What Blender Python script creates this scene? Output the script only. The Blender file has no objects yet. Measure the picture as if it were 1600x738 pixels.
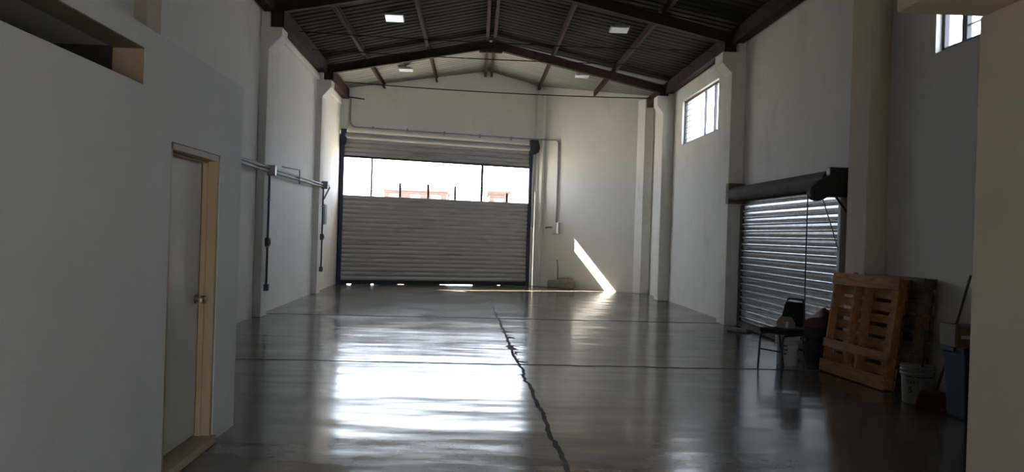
import bpy, bmesh, math, random
from mathutils import Vector, Matrix
random.seed(7)
SC = bpy.context.scene
COL = SC.collection
PI = math.pi

# ---------------------------------------------------------------- camera, sky, sun, exposure
cam_d = bpy.data.cameras.new('camera')
cam_d.sensor_fit = 'HORIZONTAL'
cam_d.sensor_width = 36.0
cam_d.lens = 1300.0 * 36.0 / 1600.0
cam_d.clip_start = 0.05
cam_d.clip_end = 400.0
cam = bpy.data.objects.new('camera', cam_d)
COL.objects.link(cam)
_y = Vector((-55.0, 4.0, 1300.0)).normalized()
_r = 0.032
_x = Vector((math.cos(_r), -math.sin(_r), 0.0))
_x.z = -(_x.x * _y.x + _x.y * _y.y) / _y.z
_x.normalize()
_xb = Vector((_x.x, _x.y, -_x.z)); _yb = Vector((_y.x, _y.y, -_y.z)); _zb = _xb.cross(_yb)
CAM = Vector((0.0, 0.0, 1.54))
cam.matrix_world = Matrix.Translation(CAM) @ Matrix((_xb, _yb, _zb)).to_4x4()
SC.camera = cam

SKY_COLOR, SKY_STRENGTH = (0.79, 0.89, 1.0, 1.0), 12.0
SUN_STRENGTH, SUN_DIR = 85.0, Vector((1.0, -0.51, -1.0))
world = bpy.data.worlds.new('sky')
SC.world = world
world.use_nodes = True
world.node_tree.nodes['Background'].inputs['Color'].default_value = SKY_COLOR
world.node_tree.nodes['Background'].inputs['Strength'].default_value = SKY_STRENGTH
sun_d = bpy.data.lights.new('sun', 'SUN')
sun_d.energy = SUN_STRENGTH
sun_d.angle = math.radians(0.53)
sun_d.color = (1.0, 0.93, 0.82)
sun = bpy.data.objects.new('sun', sun_d)
COL.objects.link(sun)
sun.rotation_euler = SUN_DIR.to_track_quat('-Z', 'Y').to_euler()
sun.location = (-20, 40, 30)

SC.view_settings.view_transform = 'Standard'
SC.view_settings.look = 'None'
SC.view_settings.gamma = 1.0
SC.view_settings.use_curve_mapping = False
SC.view_settings.exposure = 0.2
SC.cycles.max_bounces = 10
SC.cycles.diffuse_bounces = 6
SC.cycles.glossy_bounces = 4
SC.cycles.sample_clamp_indirect = 6.0
SC.cycles.caustics_reflective = False
SC.cycles.caustics_refractive = False

# ---------------------------------------------------------------- materials
def material(name, color, rough=0.6, metal=0.0, noise=0.0, nscale=4.0, bump=0.0, bscale=20.0, spec=0.5,
             stain=None, stain_scale=1.2, stain_lo=0.55, stain_hi=0.75, stretch=(1, 1, 1), emit=0.0, coat=0.0):
    m = bpy.data.materials.new(name)
    m.use_nodes = True
    nt = m.node_tree
    b = nt.nodes['Principled BSDF']
    b.inputs['Base Color'].default_value = (*color, 1)
    b.inputs['Roughness'].default_value = rough
    b.inputs['Metallic'].default_value = metal
    b.inputs['Specular IOR Level'].default_value = spec
    if coat:
        b.inputs['Coat Weight'].default_value = coat
    if emit:
        b.inputs['Emission Color'].default_value = (*color, 1)
        b.inputs['Emission Strength'].default_value = emit
    tc = nt.nodes.new('ShaderNodeTexCoord')
    mp = nt.nodes.new('ShaderNodeMapping')
    mp.inputs['Scale'].default_value = stretch
    nt.links.new(tc.outputs['Object'], mp.inputs['Vector'])
    last = None
    if noise:
        n = nt.nodes.new('ShaderNodeTexNoise')
        n.inputs['Scale'].default_value = nscale
        n.inputs['Detail'].default_value = 6
        nt.links.new(mp.outputs['Vector'], n.inputs['Vector'])
        r = nt.nodes.new('ShaderNodeValToRGB')
        r.color_ramp.elements[0].position = 0.3
        r.color_ramp.elements[1].position = 0.7
        r.color_ramp.elements[0].color = (*[c * (1 - noise) for c in color], 1)
        r.color_ramp.elements[1].color = (*[min(1, c * (1 + noise * 0.5)) for c in color], 1)
        nt.links.new(n.outputs['Fac'], r.inputs['Fac'])
        last = r.outputs['Color']
    if stain:
        n2 = nt.nodes.new('ShaderNodeTexNoise')
        n2.inputs['Scale'].default_value = stain_scale
        n2.inputs['Detail'].default_value = 8
        n2.inputs['Roughness'].default_value = 0.65
        nt.links.new(mp.outputs['Vector'], n2.inputs['Vector'])
        r2 = nt.nodes.new('ShaderNodeValToRGB')
        r2.color_ramp.elements[0].position = stain_lo
        r2.color_ramp.elements[1].position = stain_hi
        nt.links.new(n2.outputs['Fac'], r2.inputs['Fac'])
        mx = nt.nodes.new('ShaderNodeMix'); mx.data_type = 'RGBA'
        nt.links.new(r2.outputs['Color'], mx.inputs['Factor'])
        if last:
            nt.links.new(last, mx.inputs['A'])
        else:
            mx.inputs['A'].default_value = (*color, 1)
        mx.inputs['B'].default_value = (*stain, 1)
        last = mx.outputs['Result']
    if last:
        nt.links.new(last, b.inputs['Base Color'])
    if bump:
        n3 = nt.nodes.new('ShaderNodeTexNoise')
        n3.inputs['Scale'].default_value = bscale
        n3.inputs['Detail'].default_value = 4
        nt.links.new(mp.outputs['Vector'], n3.inputs['Vector'])
        bp = nt.nodes.new('ShaderNodeBump')
        bp.inputs['Strength'].default_value = bump
        bp.inputs['Distance'].default_value = 0.02
        nt.links.new(n3.outputs['Fac'], bp.inputs['Height'])
        nt.links.new(bp.outputs['Normal'], b.inputs['Normal'])
    return m

M = {}
M['wall'] = material('painted plaster', (0.78, 0.755, 0.71), 0.75, noise=0.06, nscale=0.9, bump=0.25, bscale=9,
                     stain=(0.55, 0.52, 0.47), stain_scale=0.9, stain_lo=0.56, stain_hi=0.85, stretch=(1, 1, 0.6))
M['office'] = material('painted office wall', (0.68, 0.69, 0.68), 0.7, noise=0.04, nscale=1.5, bump=0.12, bscale=14,
                       stain=(0.55, 0.55, 0.54), stain_scale=0.8, stain_lo=0.55, stain_hi=0.9)
M['tan'] = material('cream column paint', (0.62, 0.53, 0.40), 0.75, noise=0.08, nscale=1.5, bump=0.2, bscale=10)
M['raw_plaster'] = material('raw brown plaster', (0.24, 0.18, 0.125), 0.9, noise=0.2)
M['room_shade'] = material('shade-toned room plaster', (0.02, 0.018, 0.016), 0.9, noise=0.1)  # near-black colour stands in for the shade inside the office
M['steel_red'] = material('red oxide steel', (0.042, 0.023, 0.019), 0.8, spec=0.12, noise=0.3, nscale=6, bump=0.1)
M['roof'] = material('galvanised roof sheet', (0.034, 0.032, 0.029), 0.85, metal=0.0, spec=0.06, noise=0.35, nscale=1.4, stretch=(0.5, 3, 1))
M['roof_pale'] = material('pale galvanised roof sheet', (0.20, 0.195, 0.18), 0.6, metal=0.2, noise=0.2, nscale=1.4, stretch=(0.5, 3, 1))
M['galv'] = material('galvanised slat', (0.50, 0.48, 0.45), 0.5, metal=0.25, noise=0.15, nscale=3, stretch=(0.6, 0.6, 6),
                     stain=(0.22, 0.20, 0.18), stain_scale=1.6, stain_lo=0.55, stain_hi=0.8)
M['galv_dark'] = material('worn galvanised slat', (0.20, 0.21, 0.225), 0.27, metal=0.75, noise=0.3, nscale=5, stretch=(1, 1, 4),
                          stain=(0.12, 0.12, 0.12), stain_scale=3.0, stain_lo=0.55, stain_hi=0.7)
M['black_steel'] = material('black steel', (0.012, 0.012, 0.013), 0.5, noise=0.2, nscale=8)
M['navy_steel'] = material('navy painted steel', (0.025, 0.03, 0.075), 0.5, noise=0.25, nscale=6)
M['conduit'] = material('grey conduit', (0.30, 0.30, 0.30), 0.55, metal=0.1, noise=0.15, nscale=10)
M['dark_conduit'] = material('dark conduit', (0.075, 0.085, 0.105), 0.5, noise=0.2, nscale=10)
M['grey_box'] = material('grey electrical box', (0.23, 0.24, 0.26), 0.45, metal=0.2, noise=0.1, nscale=8)
M['light_box'] = material('pale electrical box', (0.55, 0.54, 0.52), 0.45, noise=0.1, nscale=8)
M['concrete'] = material('rough concrete', (0.36, 0.31, 0.26), 0.9, noise=0.25, nscale=7, bump=0.5, bscale=30)
M['street'] = material('street concrete', (0.58, 0.53, 0.46), 0.9, noise=0.15, nscale=1.0)
M['pallet'] = material('rough pine', (0.46, 0.195, 0.075), 0.75, noise=0.4, nscale=5, stretch=(6, 1, 6), bump=0.3, bscale=18,
                       stain=(0.20, 0.09, 0.05), stain_scale=2.5, stain_lo=0.52, stain_hi=0.75)
M['pallet_grey'] = material('weathered pine', (0.25, 0.14, 0.085), 0.8, noise=0.4, nscale=5, stretch=(6, 1, 6), bump=0.3, bscale=18)
M['black_vinyl'] = material('black vinyl', (0.007, 0.008, 0.011), 0.75, spec=0.15, noise=0.1, nscale=20, bump=0.1, bscale=80)
M['black_tube'] = material('black tube', (0.008, 0.008, 0.009), 0.5)
M['white_plastic'] = material('white pail plastic', (0.30, 0.30, 0.27), 0.45, noise=0.12, nscale=5)
M['print'] = material('dark print', (0.03, 0.03, 0.03), 0.6)
M['blue_plastic'] = material('blue bin plastic', (0.004, 0.016, 0.058), 0.55, spec=0.25, noise=0.1, nscale=6)
M['card'] = material('cardboard', (0.22, 0.14, 0.08), 0.85, noise=0.12, nscale=6)
M['card_pale'] = material('pale card', (0.32, 0.29, 0.25), 0.8, noise=0.1, nscale=6)
M['paper_bag'] = material('brown paper', (0.26, 0.18, 0.11), 0.85, noise=0.2, nscale=12, bump=0.5, bscale=25)
M['clear_tape'] = material('shiny film', (0.55, 0.53, 0.48), 0.15, noise=0.1, nscale=8)
M['maroon'] = material('maroon sheet', (0.10, 0.024, 0.024), 0.35, noise=0.3, nscale=6, bump=0.4, bscale=14)
M['crate'] = material('dark crate wood', (0.03, 0.024, 0.02), 0.8, noise=0.3, nscale=6)
M['broom_red'] = material('red bristle', (0.15, 0.025, 0.035), 0.8, noise=0.3, nscale=40)
M['stick_red'] = material('brown broom pole', (0.10, 0.045, 0.03), 0.5, noise=0.2, nscale=10)
M['cream'] = material('cream frame paint', (0.40, 0.285, 0.165), 0.5, noise=0.1, nscale=4)
M['leaf'] = material('pale door paint', (0.50, 0.53, 0.50), 0.16, noise=0.04, nscale=2, coat=0.3)
M['brass'] = material('aged brass', (0.35, 0.27, 0.16), 0.3, metal=0.9)
M['bracket_brown'] = material('rusty bracket', (0.16, 0.095, 0.06), 0.7, noise=0.4, nscale=9)
M['tube_brown'] = material('dusty shutter tube', (0.10, 0.092, 0.08), 0.85, metal=0.0, noise=0.2, nscale=4)
M['frame_dark'] = material('dark window steel', (0.05, 0.045, 0.06), 0.5)
M['diffuser'] = material('lamp diffuser', (0.85, 0.88, 0.9), 0.4)
M['diffuser_lit'] = material('lit lamp diffuser', (0.92, 0.96, 1.0), 0.4, emit=0.75)
M['lamp_body'] = material('lamp body', (0.35, 0.35, 0.36), 0.45, metal=0.4)
M['terracotta'] = material('terracotta wall', (0.070, 0.040, 0.036), 0.9, noise=0.15, nscale=1)
M['house_pale'] = material('pale house wall', (0.16, 0.13, 0.12), 0.85, noise=0.1, nscale=1)
M['rope'] = material('dark rope', (0.03, 0.028, 0.026), 0.9)

def glass_material():
    m = bpy.data.materials.new('window glass')
    m.use_nodes = True
    nt = m.node_tree
    nt.nodes.remove(nt.nodes['Principled BSDF'])
    out = nt.nodes['Material Output']
    t = nt.nodes.new('ShaderNodeBsdfTransparent'); t.inputs['Color'].default_value = (0.93, 0.95, 0.97, 1)
    g = nt.nodes.new('ShaderNodeBsdfGlossy'); g.inputs['Roughness'].default_value = 0.05
    mx = nt.nodes.new('ShaderNodeMixShader')
    mx.inputs['Fac'].default_value = 0.08
    nt.links.new(t.outputs['BSDF'], mx.inputs[1]); nt.links.new(g.outputs['BSDF'], mx.inputs[2])
    nt.links.new(mx.outputs['Shader'], out.inputs['Surface'])
    return m
M['glass'] = glass_material()

def floor_material():
    m = bpy.data.materials.new('polished concrete floor')
    m.use_nodes = True
    nt = m.node_tree
    L = nt.links.new
    b = nt.nodes['Principled BSDF']
    tc = nt.nodes.new('ShaderNodeTexCoord')
    P = tc.outputs['Object']
    def math_(op, a, b_=None, c=None):
        n = nt.nodes.new('ShaderNodeMath'); n.operation = op
        for i, v in enumerate((a, b_, c)):
            if v is None: continue
            if isinstance(v, (int, float)): n.inputs[i].default_value = v
            else: L(v, n.inputs[i])
        return n.outputs[0]
    def noise(scale, detail=5, stretch=(1, 1, 1), rough=0.55):
        mp = nt.nodes.new('ShaderNodeMapping'); mp.inputs['Scale'].default_value = stretch
        L(P, mp.inputs['Vector'])
        n = nt.nodes.new('ShaderNodeTexNoise'); n.inputs['Scale'].default_value = scale
        n.inputs['Detail'].default_value = detail; n.inputs['Roughness'].default_value = rough
        L(mp.outputs['Vector'], n.inputs['Vector'])
        return n.outputs['Fac']
    def ramp(v, p0, p1, c0=(0, 0, 0, 1), c1=(1, 1, 1, 1)):
        r = nt.nodes.new('ShaderNodeValToRGB')
        r.color_ramp.elements[0].position = p0; r.color_ramp.elements[1].position = p1
        r.color_ramp.elements[0].color = c0; r.color_ramp.elements[1].color = c1
        L(v, r.inputs['Fac'])
        return r.outputs['Color']
    sx = nt.nodes.new('ShaderNodeSeparateXYZ'); L(P, sx.inputs[0])
    X, Y = sx.outputs['X'], sx.outputs['Y']
    wob = math_('MULTIPLY', math_('SUBTRACT', noise(1.3, 6), 0.5), 0.16)
    wob2 = math_('MULTIPLY', math_('SUBTRACT', noise(6.0, 4), 0.5), 0.06)
    w = math_('ADD', wob, wob2)
    def line(a, bx, cy, half):            # distance to a*x + b*y = c
        d = math_('ABSOLUTE', math_('ADD', math_('SUBTRACT', math_('ADD', math_('MULTIPLY', X, a), math_('MULTIPLY', Y, bx)), cy), w))
        return math_('LESS_THAN', d, half)
    # cross joints  y = 9.83 + 0.035 x   and  y = 15.15 + 0.06 x ; long joint x = 0.75 - 0.0205 y
    j1 = line(-0.035, 1.0, 9.83, 0.042)
    j2 = line(-0.060, 1.0, 15.15, 0.07)
    j3raw = line(1.0, 0.0205, 0.755, 0.019)
    j3 = math_('MULTIPLY', j3raw, math_('LESS_THAN', Y, 19.3))
    # broken edges along the long joint between the two cross joints
    dl = math_('ABSOLUTE', math_('SUBTRACT', math_('ADD', X, math_('MULTIPLY', Y, 0.0205)), 0.775))
    brk = math_('MULTIPLY', math_('LESS_THAN', dl, math_('MULTIPLY', math_('SUBTRACT', noise(3.0, 6, (1, 1.2, 1)), 0.47), 0.8)),
                math_('MULTIPLY', math_('GREATER_THAN', Y, 10.0), math_('LESS_THAN', Y, 13.6)))
    joints = math_('MAXIMUM', math_('MAXIMUM', j1, j2), math_('MAXIMUM', j3, brk))
    chips = math_('GREATER_THAN', noise(6.0, 3, (1.0, 0.55, 1), 0.5), 0.725)
    base = ramp(noise(0.8, 8, (1, 0.8, 1), 0.6), 0.3, 0.72, (0.105, 0.092, 0.072, 1), (0.165, 0.147, 0.120, 1))
    fine = ramp(noise(9, 6), 0.35, 0.7, (0.9, 0.9, 0.9, 1), (1.05, 1.05, 1.05, 1))
    mul = nt.nodes.new('ShaderNodeMix'); mul.data_type = 'RGBA'; mul.blend_type = 'MULTIPLY'
    mul.inputs['Factor'].default_value = 1.0
    L(base, mul.inputs['A']); L(fine, mul.inputs['B'])
    mx = nt.nodes.new('ShaderNodeMix'); mx.data_type = 'RGBA'
    L(math_('MAXIMUM', joints, math_('MULTIPLY', chips, 0.4)), mx.inputs['Factor'])
    L(mul.outputs['Result'], mx.inputs['A']); mx.inputs['B'].default_value = (0.022, 0.02, 0.018, 1)
    L(mx.outputs['Result'], b.inputs['Base Color'])
    rv = nt.nodes.new('ShaderNodeMapRange')
    rv.inputs['From Min'].default_value = 0.35; rv.inputs['From Max'].default_value = 0.65
    rv.inputs['To Min'].default_value = 0.14; rv.inputs['To Max'].default_value = 0.21
    L(noise(1.1, 6, (1, 0.7, 1)), rv.inputs['Value'])
    L(math_('MAXIMUM', rv.outputs['Result'], math_('MULTIPLY', joints, 0.75)), b.inputs['Roughness'])
    b.inputs['Specular IOR Level'].default_value = 0.52
    h = math_('ADD', math_('MULTIPLY', noise(0.75, 2, (0.5, 1.6, 1)), 1.0), math_('MULTIPLY', noise(3.2, 2, (0.5, 1.4, 1)), 0.10))
    bp = nt.nodes.new('ShaderNodeBump'); bp.inputs['Strength'].default_value = 0.36; bp.inputs['Distance'].default_value = 0.06
    L(h, bp.inputs['Height']); L(bp.outputs['Normal'], b.inputs['Normal'])
    return m
M['floor'] = floor_material()

# ---------------------------------------------------------------- helpers
def tag(o, label=None, cat=None, group=None, kind=None):
    if label: o['label'] = label
    if cat: o['category'] = cat
    if group: o['group'] = group
    if kind: o['kind'] = kind
    return o

def thing(name, label, cat, loc=(0, 0, 0), rz=0.0, group=None):
    o = bpy.data.objects.new(name, None)
    o.empty_display_size = 0.1
    COL.objects.link(o)
    o.location = loc
    o.rotation_euler = (0, 0, rz)
    return tag(o, label, cat, group)

def frame_vec(o, u, v, n):
    """matrix: local x->u, y->v, z->n at origin o"""
    u, v, n = Vector(u).normalized(), Vector(v).normalized(), Vector(n).normalized()
    m = Matrix(((u.x, v.x, n.x, 0), (u.y, v.y, n.y, 0), (u.z, v.z, n.z, 0), (0, 0, 0, 1)))
    return Matrix.Translation(Vector(o)) @ m

class MB:
    def __init__(self): self.v = []; self.f = []; self.s = []
    def add(self, vs, fs, mat=None, smooth=False):
        b = len(self.v)
        self.v += [tuple(mat @ Vector(p)) if mat else tuple(p) for p in vs]
        self.f += [tuple(b + i for i in f) for f in fs]
        self.s += [smooth] * len(fs)
        return self
    def box(self, x0, x1, y0, y1, z0, z1, mat=None):
        vs = [(x0, y0, z0), (x1, y0, z0), (x1, y1, z0), (x0, y1, z0), (x0, y0, z1), (x1, y0, z1), (x1, y1, z1), (x0, y1, z1)]
        fs = [(0, 3, 2, 1), (4, 5, 6, 7), (0, 1, 5, 4), (1, 2, 6, 5), (2, 3, 7, 6), (3, 0, 4, 7)]
        return self.add(vs, fs, mat)
    def prism(self, poly, d0, d1, mat=None):
        """polygon in local (x, y) pushed along local z"""
        n = len(poly)
        vs = [(p[0], p[1], d0) for p in poly] + [(p[0], p[1], d1) for p in poly]
        fs = [tuple(range(n - 1, -1, -1)), tuple(range(n, 2 * n))]
        fs += [(i, (i + 1) % n, n + (i + 1) % n, n + i) for i in range(n)]
        return self.add(vs, fs, mat)
    def strip(self, prof, d0, d1, mat=None, smooth=True):
        """open profile in local (x, y) pushed along local z"""
        n = len(prof)
        vs = [(p[0], p[1], d0) for p in prof] + [(p[0], p[1], d1) for p in prof]
        return self.add(vs, [(i, i + 1, n + i + 1, n + i) for i in range(n - 1)], mat, smooth)
    def tube(self, pts, r, seg=10, mat=None, closed=False):
        pts = [Vector(p) for p in pts]
        n = len(pts)
        rs = r if isinstance(r, (list, tuple)) else [r] * n
        vs, fs = [], []
        up = None
        for i, p in enumerate(pts):
            if closed: t = (pts[(i + 1) % n] - pts[i - 1])
            else: t = (pts[min(i + 1, n - 1)] - pts[max(i - 1, 0)])
            t.normalize()
            if up is None:
                up = Vector((0, 0, 1)) if abs(t.z) < 0.9 else Vector((1, 0, 0))
            a = t.cross(up)
            if a.length < 1e-5: a = t.orthogonal()
            a.normalize()
            b = a.cross(t).normalized()
            up = b
            for k in range(seg):
                q = 2 * PI * k / seg
                vs.append(p + (a * math.cos(q) + b * math.sin(q)) * rs[i])
        m = n if closed else n - 1
        for i in range(m):
            j = (i + 1) % n
            for k in range(seg):
                k2 = (k + 1) % seg
                fs.append((i * seg + k, i * seg + k2, j * seg + k2, j * seg + k))
        self.add(vs, fs, mat, True)
        if not closed:
            self.add([vs[k] for k in range(seg)], [tuple(range(seg))], mat)
            self.add([vs[(n - 1) * seg + k] for k in range(seg)], [tuple(range(seg))], mat)
        return self
    def lathe(self, prof, seg=28, mat=None, sx=1.0, sy=1.0):
        vs, fs = [], []
        n = len(prof)
        for (r, z) in prof:
            for k in range(seg):
                q = 2 * PI * k / seg
                vs.append((r * math.cos(q) * sx, r * math.sin(q) * sy, z))
        for i in range(n - 1):
            for k in range(seg):
                k2 = (k + 1) % seg
                fs.append((i * seg + k, i * seg + k2, (i + 1) * seg + k2, (i + 1) * seg + k))
        return self.add(vs, fs, mat, True)
    def build(self, name, mat, parent=None, bevel=0.0, kind=None):
        me = bpy.data.meshes.new(name)
        off = Vector((0, 0, 0))
        me.from_pydata(self.v, [], self.f)
        me.polygons.foreach_set('use_smooth', self.s)
        me.materials.append(mat)
        me.validate(); me.update()
        o = bpy.data.objects.new(name, me)
        COL.objects.link(o)
        if bevel:
            md = o.modifiers.new('edge', 'BEVEL'); md.width = bevel; md.segments = 2; md.limit_method = 'ANGLE'
            md.angle_limit = math.radians(40)
        if parent:
            o.parent = parent
        if kind: o['kind'] = kind
        return o

def struct(name, mb, mat, bevel=0.0, parent=None):
    o = mb.build(name, mat, parent, bevel)
    o['kind'] = 'structure'
    return o

def world_part(mb, name, mat, root, bevel=0.0):
    """part whose mesh was written in world coordinates, root not turned"""
    l = root.location
    mb.v = [(p[0] - l.x, p[1] - l.y, p[2] - l.z) for p in mb.v]
    return mb.build(name, mat, root, bevel)

def copy_tree(o, parent=None):
    c = o.copy(); COL.objects.link(c)
    if parent: c.parent = parent
    for ch in list(o.children): copy_tree(ch, c)
    return c

def arc(cx, cy, r, a0, a1, n):
    return [(cx + r * math.cos(a0 + (a1 - a0) * i / n), cy + r * math.sin(a0 + (a1 - a0) * i / n)) for i in range(n + 1)]

def smooth_path(pts, radius, n=6):
    """round the corners of a polyline"""
    P = [Vector(p) for p in pts]
    out = [P[0]]
    for i in range(1, len(P) - 1):
        a, b, c = P[i - 1], P[i], P[i + 1]
        d1 = (a - b).normalized(); d2 = (c - b).normalized()
        r = min(radius, (a - b).length * 0.45, (c - b).length * 0.45)
        p, q = b + d1 * r, b + d2 * r
        for k in range(n + 1):
            t = k / n
            out.append(p * (1 - t) ** 2 + b * 2 * t * (1 - t) + q * t * t)
    out.append(P[-1])
    return out

# ---------------------------------------------------------------- room measures; positions here and below worked out from image pixels
RX, APEX = 0.2, 6.40
def zs(x): return APEX - (0.225 * (RX - x) if x < RX else 0.19 * (x - RX))     # underside of the roof sheets
def zr(x): return zs(x) - 0.345                                                # underside of the rafters
def lx(y): return -3.53 - 0.0158 * y                                           # left wall face
RW = 4.85                                                                      # right wall face
REAR = -4.0
BA = Vector((-3.902, 23.517, 0)); BV = Vector((1.75, 25.40, 0)); BR = Vector((4.85, 23.02, 0))
UL = (BV - BA).normalized(); NL = Vector((UL.y, -UL.x, 0))       # inward normal of the shutter wall
UR = (BR - BV).normalized(); NR = Vector((UR.y, -UR.x, 0))
LL, LR = (BV - BA).length, (BR - BV).length
FL = frame_vec(BA, UL, (0, 0, 1), NL * 1.0)                         # local: u, z, inward
FR = frame_vec(BV, UR, (0, 0, 1), NR * 1.0)

# floor, street
f = MB()
f.prism([(-4.4, REAR - .3), (RW + .25, REAR - .3), (RW + .25, 23.2), (1.85, 25.62), (-4.1, 23.65)], -0.12, 0.0)
struct('floor', f, M['floor'])
g = MB(); g.box(-60, 60, -30, 110, -0.3, -0.13)
struct('ground', g, M['street'])

# left wall (with its bond beam ledge) and right wall (two high windows)
w = MB()
w.prism([(lx(REAR), REAR), (lx(23.6), 23.6), (lx(23.6) - .2, 23.6), (lx(REAR) - .2, REAR)], 0, 5.46)
w.prism([(lx(15), 15), (lx(23.45), 23.45), (lx(23.45) + .05, 23.45), (lx(15) + .05, 15)], 5.02, 5.14)
struct('wall_left', w, M['wall'])
W1 = (16.84, 19.84, 3.82, 4.88); W2 = (7.2, 8.73, 3.63, 4.45)
w = MB()
T = RW + 0.22
top = 5.50
w.box(RW, T, REAR, W2[0], 0, top); w.box(RW, T, W2[1], W1[0], 0, top); w.box(RW, T, W1[1], 23.03, 0, top)
for a in (W1, W2):
    w.box(RW, T, a[0], a[1], 0, a[2]); w.box(RW, T, a[0], a[1], a[3], top)
struct('wall_right', w, M['wall'])

# far walls: the shutter wall and the angled wall beside it
DU0, DU1, DZ = 0.03, 5.80, 4.27
def uz(FRm, u): return zs((FRm @ Vector((u, 0, 0))).x)
w = MB()
peak = (RX - BA.x) / UL.x
w.prism([(0, DZ), (LL + .05, DZ), (LL + .05, uz(FL, LL)), (peak, APEX), (0, uz(FL, 0))], -0.2, 0, FL)
w.prism([(DU1, 0), (LL + .05, 0), (LL + .05, DZ), (DU1, DZ)], -0.2, 0, FL)
w.prism([(-.1, 0), (DU0, 0), (DU0, DZ), (-.1, DZ)], -0.2, 0, FL)
struct('wall_back', w, M['wall'])
w = MB()
w.prism([(0, 0), (LR + .1, 0), (LR + .1, uz(FR, LR + .1)), (0, uz(FR, 0))], -0.2, 0, FR)
struct('wall_back_right', w, M['wall'])
# wall behind the viewer; its plain doorway is added to light the near walls
w = MB()
w.box(lx(REAR) - .2, -1.0, REAR - .2, REAR, 0, 5.0); w.box(1.2, T, REAR - .2, REAR, 0, 5.0)
w.box(-1.0, 1.2, REAR - .2, REAR, 2.2, 5.0)
w.prism([(lx(REAR) - .2, 5.0), (T, 5.0), (T, zs(T)), (RX, APEX), (lx(REAR) - .2, zs(lx(REAR) - .2))], -REAR, -REAR + .2,
        frame_vec((0, 0, 0), (1, 0, 0), (0, 0, 1), (0, -1, 0)))
struct('wall_front', w, M['wall'])

# roof: corrugated sheets, two slopes
def roof_half(x0, x1):
    mb = MB()
    pitch, h = 0.25, 0.018
    ys = []
    y = REAR - .2
    while y < 26.2:
        ys += [(y, 0), (y + .10, 0), (y + .135, h), (y + .215, h)]
        y += pitch
    n = len(ys)
    vs = [(x0, a, zs(x0) + b) for a, b in ys] + [(x1, a, zs(x1) + b) for a, b in ys]
    mb.add(vs, [(i, i + 1, n + i + 1, n + i) for i in range(n - 1)])
    vs2 = [(x0, a, zs(x0) + b + .02) for a, b in ys] + [(x1, a, zs(x1) + b + .02) for a, b in ys]
    mb.add(vs2, [(i, n + i, n + i + 1, i + 1) for i in range(n - 1)])
    return mb
mb = roof_half(-4.25, RX); m2 = roof_half(RX, 5.2)
mb.add(m2.v, m2.f)
mb.box(RX - .25, RX + .25, REAR - .2, 26.2, APEX + .03, APEX + .06)
def cut(o, planes):
    bm = bmesh.new(); bm.from_mesh(o.data)
    for co, no in planes:
        bmesh.ops.bisect_plane(bm, geom=bm.verts[:] + bm.edges[:] + bm.faces[:], plane_co=co, plane_no=no, clear_outer=True)
    bm.to_mesh(o.data); bm.free()
SEAM = 20.9                                                   # sheets beyond this line are the paler galvanised ones
cf = struct('ceiling_far', mb, M['roof_pale'])
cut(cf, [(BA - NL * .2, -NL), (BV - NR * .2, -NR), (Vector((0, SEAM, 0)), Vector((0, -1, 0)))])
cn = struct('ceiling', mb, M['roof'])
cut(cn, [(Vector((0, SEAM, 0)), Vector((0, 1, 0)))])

# pilasters with corbelled heads
def pilaster(name, xw, side, y0, y1, pr, head, zt, zc0, zc1, mat, lean=0.0):
    s = side
    poly = [(xw - s * .03, 0), (xw + s * pr, 0), (xw + s * pr, zc0), (xw + s * head, zc1), (xw + s * head, zt), (xw - s * .03, zt)]
    m_ = MB()
    m_.prism(poly, -y1, -y0, frame_vec((0, 0, 0), (1, 0, 0), (0, 0, 1), (0, -1, 0)))
    m_.box(min(xw - s * .03, xw + s * .14), max(xw - s * .03, xw + s * .14), y0 + .03, y1 - .03, zt - .02, zt + .36)
    struct(name, m_, mat, bevel=0.012)
pilaster('trim_1', lx(14.3), 1, 14.25, 14.65, .14, .36, 4.93, 4.55, 4.78, M['wall'])
pilaster('trim_2', lx(19.7), 1, 19.6, 20.0, .14, .34, 5.02, 4.62, 4.86, M['wall'])
pilaster('trim_3', lx(9.0), 1, 8.9, 9.3, .14, .36, 4.93, 4.55, 4.78, M['tan'])
pilaster('trim_4', RW, -1, 15.12, 15.62, .26, .44, 5.03, 4.64, 4.82, M['wall'])
pilaster('trim_5', RW, -1, 20.68, 21.1, .28, .44, 5.14, 4.70, 4.90, M['wall'])
pilaster('trim_6', RW, -1, 9.68, 10.2, .25, .42, 5.0, 4.62, 4.82, M['tan'])
# columns of the far wall: in the left corner, where the walls meet, and in the right corner
m_ = MB(); m_.prism([(-.05, 4.3), (.18, 4.3), (.18, 5.25), (-.05, 5.25)], 0, .1, FL); struct('trim_7', m_, M['wall'], .015)
m_ = MB()
def fxy(Fm, u, n):
    p = Fm @ Vector((u, 0, n)); return (p.x, p.y)
m_.prism([fxy(FL, DU1 + .10, -.02), fxy(FL, DU1 + .10, .11), fxy(FR, .29, .11), fxy(FR, .29, -.02)], 0, 6.0); struct('trim_8', m_, M['wall'], .015)
m_ = MB(); m_.prism([(4.43, 23.36), (4.585, 23.02), (4.79, 22.96), (4.9, 23.05)], 0, 5.44); struct('trim_9', m_, M['wall'], .012)
# unseen canopy added outside over the shutter, shaped to narrow the sunbeam
m_ = MB(); m_.prism([(-.5, 4.4), (LL + 3.0, 4.4), (LL + 3.0, 4.6), (-.5, 4.6)], -1.13, -.2, FL); struct('sun_limit_canopy', m_, M['street'])

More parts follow.
